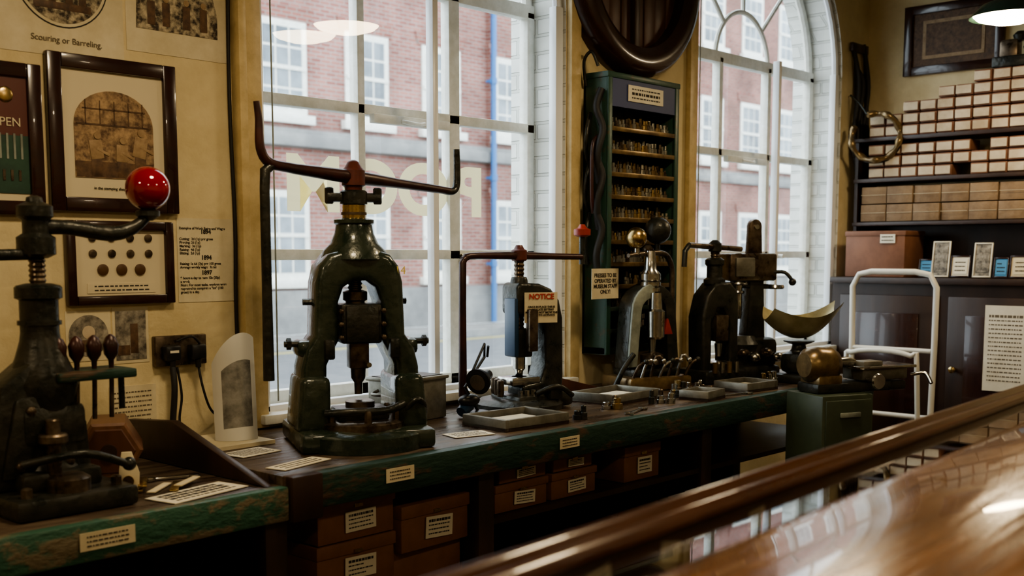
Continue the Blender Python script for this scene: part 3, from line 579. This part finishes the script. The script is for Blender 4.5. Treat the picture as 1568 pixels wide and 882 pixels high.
# curved picture card standing on the bench
g=G(); nu,nv=14,8; VV=[[None]*(nv+1) for _ in range(nu+1)]
def cp(i,j,k):
    a=rad(-50+100*i/nu); R_=.085-.003*k; hg=.33-.05*(i/nu-.7)**2*4; t=j/nv
    return (R_*math.sin(a),-R_*math.cos(a)+.06+.05*t,hg*t+.001)
for i in range(nu):
    for j in range(nv):
        m_=cardp if (3<=i<=11 and 1<=j<=5) else cardw
        g.add([cp(i,j,0),cp(i+1,j,0),cp(i+1,j+1,0),cp(i,j+1,0)],[(0,1,2,3)],m_); g.add([cp(i,j,1),cp(i+1,j,1),cp(i+1,j+1,1),cp(i,j+1,1)],[(0,3,2,1)],cardw)
for i in range(nu):
    for j in(0,nv): g.add([cp(i,j,0),cp(i+1,j,0),cp(i+1,j,1),cp(i,j,1)],[(0,1,2,3)],cardw)
for j in range(nv):
    for i in(0,nu): g.add([cp(i,j,0),cp(i,j+1,0),cp(i,j+1,1),cp(i,j,1)],[(0,1,2,3)],cardw)
bmesh.ops.remove_doubles(g.bm,verts=g.bm.verts[:],dist=.0001)
g.done('curved_picture_card',(1.945,-.22,ZR+.013),-25)
g=G(); g.bx(1.755,2.03,-.30,-.06,0,.012,paper); g.done('cover_board',(0,0,ZR+.001))
paperobj('instruction_sheet',.25,.11,(1.53,-.67,ZL+.003),12,-90,4,bold=(0,1,2))
paperobj('instruction_sheet',.15,.10,(1.88,-.39,ZR+.003),8,-90,6)
paperobj('instruction_sheet',.20,.07,(1.87,-.64,ZR+.003),14,-90,3)
paperobj('instruction_sheet',.15,.09,(2.56,-.62,ZR+.003),-14,-90,4)
# ------------------------------------------------------------------ die cabinet on pier
g=G(); W_=.53;H_=1.22;D_=.13
g.bx(0,.02,-D_,0,0,H_,cabgreen,.003); g.bx(W_-.02,W_,-D_,0,0,H_,cabgreen,.003); g.bx(0,W_,-.012,0,0,H_,iron)
g.bx(-.005,W_+.005,-D_-.01,0,H_-.02,H_+.005,cabgreen,.004); g.bx(0,W_,-D_,0,0,.03,darkgreen)
g.bx(.02,W_-.02,-D_-.004,-D_+.01,H_-.14,H_-.02,bluehead); g.bx(.0,.03,-D_-.008,-D_+.002,0,H_,cabgreen,.003); g.bx(W_-.03,W_,-D_-.008,-D_+.002,0,H_,cabgreen,.003)
for i in range(11):
    z=H_-.235-.098*i
    if z<.02: break
    g.bx(.02,W_-.02,-D_,-.01,z-.008,z,darkgreen); g.bx(.02,W_-.02,-D_-.006,-D_,z-.010,z+.010,varn if i<8 else darkgreen,.002)
    for rw in(0,1):
        x=.04+.01*rw
        while x<W_-.05:
            hh=random.uniform(.035,.055)+.012*rw; r_=random.uniform(.008,.013)
            if i<7 or random.random()<.4: g.lathe([(r_,0),(r_,hh*.6),(r_*.6,hh*.65),(r_*.6,hh)],random.choice([brass,varn,ironbrown,steel,steel,galv]),o=(x,-D_+.015+.035*rw+random.uniform(0,.01),z),n=8)
            x+=random.uniform(.02,.030)
for z0 in(.95,.75,.52): 
    g.tube([(-.012,-.11,z0+.20),(-.035,-.10,z0+.12),(-.015,-.12,z0+.03),(-.04,-.11,z0-.08),(-.012,-.10,z0-.2)],.016,blackrub,smooth=5)
    g.tube([(-.014,-.05,z0+.1),(-.05,-.06,z0+.02),(-.045,-.05,z0-.06),(-.014,-.04,z0-.12)],.010,iron,smooth=5)
g.tube([(-.012,-.09,.95),(-.06,-.10,.90),(-.062,-.10,.70),(-.04,-.09,.62)],.009,armbrown,smooth=5)
g.tube([(-.01,-.02,H_-.05),(-.035,-.03,H_+.05),(-.02,-.06,H_+.09),(.0,-.08,H_+.03)],.007,iron,smooth=4)
g.M=T(.27,-D_-.008,H_-.075); g.paper(.26,.07,paperw,3,bold=(1,))
g.M=T(-.045,-D_-.034,.315); g.box((.05,.015,.0),(.10,.016,.02),iron); g.paper(.185,.13,paper)
o=g.done('die_cabinet',(3.89,-.001,1.01)); text('PRESSES TO BE\nOPERATED BY\nMUSEUM STAFF\nONLY!',.0235,(-.045,-D_-.0355,.315),(90,0,0),ink,o,off=.0006)
g=G(); n=56; prof=[(.34,0),(.33,.03),(.335,.075),(.36,.09),(.40,.10),(.44,.09),(.465,.06),(.47,.0)]
V=[];F=[]
for k in range(n):
    a=2*math.pi*k/n
    for r_,d_ in prof: V.append((r_*math.cos(a),-d_,r_*math.sin(a)))
P_=len(prof)
for k in range(n):
    for j in range(P_): F.append((k*P_+j,k*P_+(j+1)%P_,((k+1)%n)*P_+(j+1)%P_,((k+1)%n)*P_+j))
g.add(V,F,framewood)
for i in range(8):
    a_=-.34+i*.085; b_=a_+.082; zz=math.sqrt(max(.001,.345**2-min(abs(a_),abs(b_))**2)); g.bx(a_,b_,-.02-.004*(i%2),-.002,-zz,zz,midwood,.004)
g.bx(-.02,.02,-.05,-.02,-.33,.33,darkwood,.004); g.done('round_wooden_frame',(4.21,-.001,2.715))
# ------------------------------------------------------------------ end wall shelves
XF=6.36
g=G()
for z in(1.64,1.893,2.13): g.bx(XF-.02,XE-.002,-1.9,-.06,z-.022,z,darkwood,.003)
for y in(-.06,-1.9): g.bx(XF,XE-.002,y-.02,y+.0,1.3,2.13,darkwood)
g.bx(XF-.20,XE-.002,-2.0,-.02,1.285,1.32,darkwood,.004); g.bx(XF-.16,XE-.002,-2.0,-.02,0,1.285,darkwood)
g.bx(XE-.02,XE-.002,-1.9,-.06,1.32,1.62,darkwood)
for y in(-.08,-.72,-1.36):
    g.bx(XF-.18,XF-.16,y-.58,y,.12,1.22,darkwood,.006); g.bx(XF-.19,XF-.178,y-.48,y-.10,.22,1.12,framewood,.006)
    g.lathe([(.012,0),(.010,.02),(.018,.03),(.018,.04),(.008,.045)],brass,o=(XF-.18,y-.05,.82),ax=(-1,0,0))
g.done('cupboard_shelving')
g=G()
def sb(y,z,w,h,m,lab=None,inset=.004,d=.14):
    g.box((XF+d/2+random.uniform(0,.015),y,z+h/2),(d,w-.004,h-.004),m,.003)
    if lab: g.box((XF-.0015,y+random.uniform(-.003,.003),z+h/2),(.003,w*.86,h*.70),lab)
for base,rows in((2.131,None),(1.894,3)):
    y=-.14
    while y>-1.85:
        nr=rows if rows else (2+min(3,int((-y-.05)/.22)))
        for r_ in range(nr):
            if random.random()<.96: sb(y-.05,base+r_*.066,.098,.064,carton,boxlabel)
        y-=.1
y=-.10
while y>-1.85:
    for r_ in range(2):
        sb(y-.08,1.642+r_*.104,.158,.102,kraft); g.tube([(XF-.002,y-.155,1.642+r_*.104+.052),(XF-.002,y-.005,1.642+r_*.104+.052)],.0012,matboard,n=5)
    y-=.16
g.done('stacked_small_boxes')
g=G(); g.box((0,0,.12),(.26,.36,.24),carton,.006); g.box((0,0,.25),(.27,.37,.03),carton,.006); g.M=T(-.137,-.08,.22,rz=-90); g.paper(.09,.05,paperw,2); g.done('cardboard_box',(6.34,-.27,1.321))
for (y,w,h,m,t) in((-.56,.09,.10,bluecard,0),(-.64,.10,.20,photo,1),(-.75,.11,.12,paperw,0),(-.87,.10,.19,photo,1),(-.97,.08,.11,bluecard,0),(-1.08,.13,.12,matboard,0)):
    g=G(); g.M=T(0,0,h/2,rz=-90,rx=-8); g.frame(w,h,.008,.01,framewood if not t else paperw,.002); g.box((0,.002,0),(w-.01,.004,h-.01),m); g.paper(w*.7,h*.7,m,3 if not t else 0,th=.006); g.done('postcard_holder',(6.26,y,1.325))
g=G(); g.M=T(0,0,0,rz=-90); g.paper(.22,.46,paperw,16,bold=(0,),inkm=inkf); g.done('rules_notice',(6.165,-1.04,.95))
g=G(); g.M=T(0,0,0,rz=-90); g.M=g.M@T(0,-.015,0); g.frame(.58,.40,.05,.03,framewood); g.box((0,.005,0),(.5,.006,.32),sep2); g.box((0,0,0),(.36,.003,.22),sep3); g.box((0,-.002,0),(.32,.003,.18),sep2); g.done('framed_picture',(XE-.002,-.52,2.70))
g=G(); g.box((0,0,.03),(.12,.2,.06),iron,.01); g.box((0,.02,.10),(.08,.1,.10),ironbrown,.015); g.lathe([(.03,0),(.04,.03),(.02,.05)],iron,o=(0,-.03,.14)); g.tube([(0,-.05,.1),(0,-.12,.12),(0,-.15,.08)],.01,iron,smooth=4); g.done('small_hand_press',(6.45,-.92,2.131+.066*5+.001))
g=G(); P=[];Rr=[]
for i in range(60):
    a=rad(70+i*5.4); P.append((.0+.02*math.sin(a*5),.135*math.cos(a),.135*math.sin(a))); Rr.append(.012+.010*(math.sin(i*.9)*.5+.5))
g.tube(P,Rr,varn,n=10)
g.tube([(x+.02,y*1.08,z*1.08) for x,y,z in P[8:]],.008,blackrub); g.tube([(0,.05,.13),(.05,.1,.2),(.12,.16,.26)],.006,iron,smooth=4); g.done('brass_chain_coil',(6.30,-.21,2.13),20)
g=G()
for dx,zz in((0,0),(.05,-.1),(.12,.05)):
    g.tube([(dx,0,.5+zz),(dx+.02,-.03,.3),(dx-.01,-.02,.0),(dx+.03,-.04,-.25+zz),(dx+.05,-.02,-.05),(dx+.03,0,.45+zz)],.014,blackrub,smooth=6)
g.box((.06,-.005,.52),(.2,.02,.05),darkwood,.003); g.done('hanging_leather_straps',(6.38,-.02,2.15))
# ------------------------------------------------------------------ hand truck
g=G(); r_=.016
g.tube([(.0,.22,.05),(.0,.22,1.0),(.0,.225,1.28),(.0,.19,1.345),(.0,.12,1.36),(0,-.12,1.36),(0,-.20,1.345),(0,-.235,1.28),(0,-.235,1.0),(0,-.22,.05)],r_,white_en)
g.tube([(-.05,.20,.05),(-.10,.20,.85),(-.11,.17,.93),(-.11,0,.95),(-.11,-.16,.93),(-.10,-.19,.87),(-.05,-.20,.05)],r_*.85,white_en,smooth=3)
for z in(.25,.6,.95): g.tube([(0,.22,z),(0,-.22,z)],r_*.8,white_en)
g.box((-.10,0,.03),(.26,.40,.015),galv,.003)
for s_ in(-1,1): g.lathe([(.02,-.02),(.08,-.02),(.085,0),(.08,.02),(.02,.02)],blackrub,o=(.04,s_*.25,.086),ax=(0,1,0)); 
g.cyl((.04,-.25,.086),(.04,.25,.086),.01,steel); g.done('hand_truck',(5.74,-.60,0),0)
# ------------------------------------------------------------------ foreground display case with mahogany edges
g=G(); Zr=1.15
def prof(pts,m):
    g.M=T(0,0,0,rz=90); g.prism([(y,z) for y,z in pts],-4.2,1.4,m,.004,2); g.M=Matrix.Identity(4)
def arcp(y0,y1,z0,hh,n=10): return [(y0+(y1-y0)*i/n, z0+hh*math.sin(math.pi*i/n)) for i in range(n+1)]
prof(arcp(.0,-.018,Zr-.012,.012)+[(-.018,Zr-.034),(0,Zr-.034)],raildark)
prof(arcp(-.018,-.034,Zr-.018,.008)+[(-.034,Zr-.032),(-.018,Zr-.032)],raildark)
prof(arcp(-.135,-.62,Zr-.02,.030,16)+[(-.62,Zr-.08),(-.135,Zr-.08)],railwood)
g.bx(-1.4,4.2,-.14,-.032,Zr-.036,Zr-.032,glass)
g.bx(-1.38,4.18,-.018,-.004,.92,Zr-.034,darkwood); g.bx(-1.38,4.18,-.60,-.018,.90,.92,darkwood)
for x_,a_ in((.10,4),(.235,-9),(.39,10),(.62,-4)):
    g.M=T(x_,-.020,1.088,ry=a_); g.paper(.045,.024,paper,3,th=.001)
g.M=Matrix.Identity(4)
for x_ in(.0,.31,.55,.9): g.box((x_,-.05,.935),(.09,.05,.03),carton,.003)
for x in(-1.3,1.4,4.1): 
    g.bx(x-.04,x+.04,-.09,-.02,0,.90,raildark,.005); g.bx(x-.04,x+.04,-.60,-.54,0,.90,raildark,.005)
g.bx(-1.38,4.18,-.61,-.60,.90,Zr-.08,darkwood)
g.done('mahogany_display_case',(.73,-2.43,0),4.15)
# ------------------------------------------------------------------ pendant lamps
for x,y in((-.5,-1.2),(1.55,-1.2),(3.60,-1.2),(5.57,-1.2),(.1,-3.5),(2.5,-3.5)):  # last pair: unseen rear row, added as fill for machine fronts and boxes
    g=G(); g.lathe([(.03,.16),(.035,.10),(.05,.08),(.12,.055),(.175,.0),(.178,-.006),(.170,-.002),(.10,.04),(.03,.05)],shadegr,n=36)
    g.lathe([(.001,-.035),(.08,-.030),(.14,-.012),(.160,.006)],lampe,n=36); g.cyl((0,0,.15),(0,0,CEIL-2.565),.005,black,n=8); g.lathe([(.05,CEIL-2.595),(.05,CEIL-2.565)],black)
    g.done('pendant_lamp',(x,y,2.565))
# ------------------------------------------------------------------ world, camera
w=bpy.data.worlds.new('World'); S.world=w; w.use_nodes=True; nt=w.node_tree; bg=nt.nodes['Background']
bg.inputs[0].default_value=(.83,.93,1,1); bg.inputs[1].default_value=5.6
cam=bpy.data.cameras.new('camera'); co=bpy.data.objects.new('camera',cam); S.collection.objects.link(co); S.camera=co
co.location=(0,-3.2,1.45); co.rotation_euler=(rad(84),0,rad(-47)); cam.sensor_width=36; cam.lens=39.6; cam.shift_y=.083
cam.dof.use_dof=True; cam.dof.focus_distance=4.0; cam.dof.aperture_fstop=3.2; cam.clip_start=.02
S.view_settings.view_transform='AgX'; S.view_settings.look='AgX - Medium High Contrast'; S.view_settings.exposure=-.03
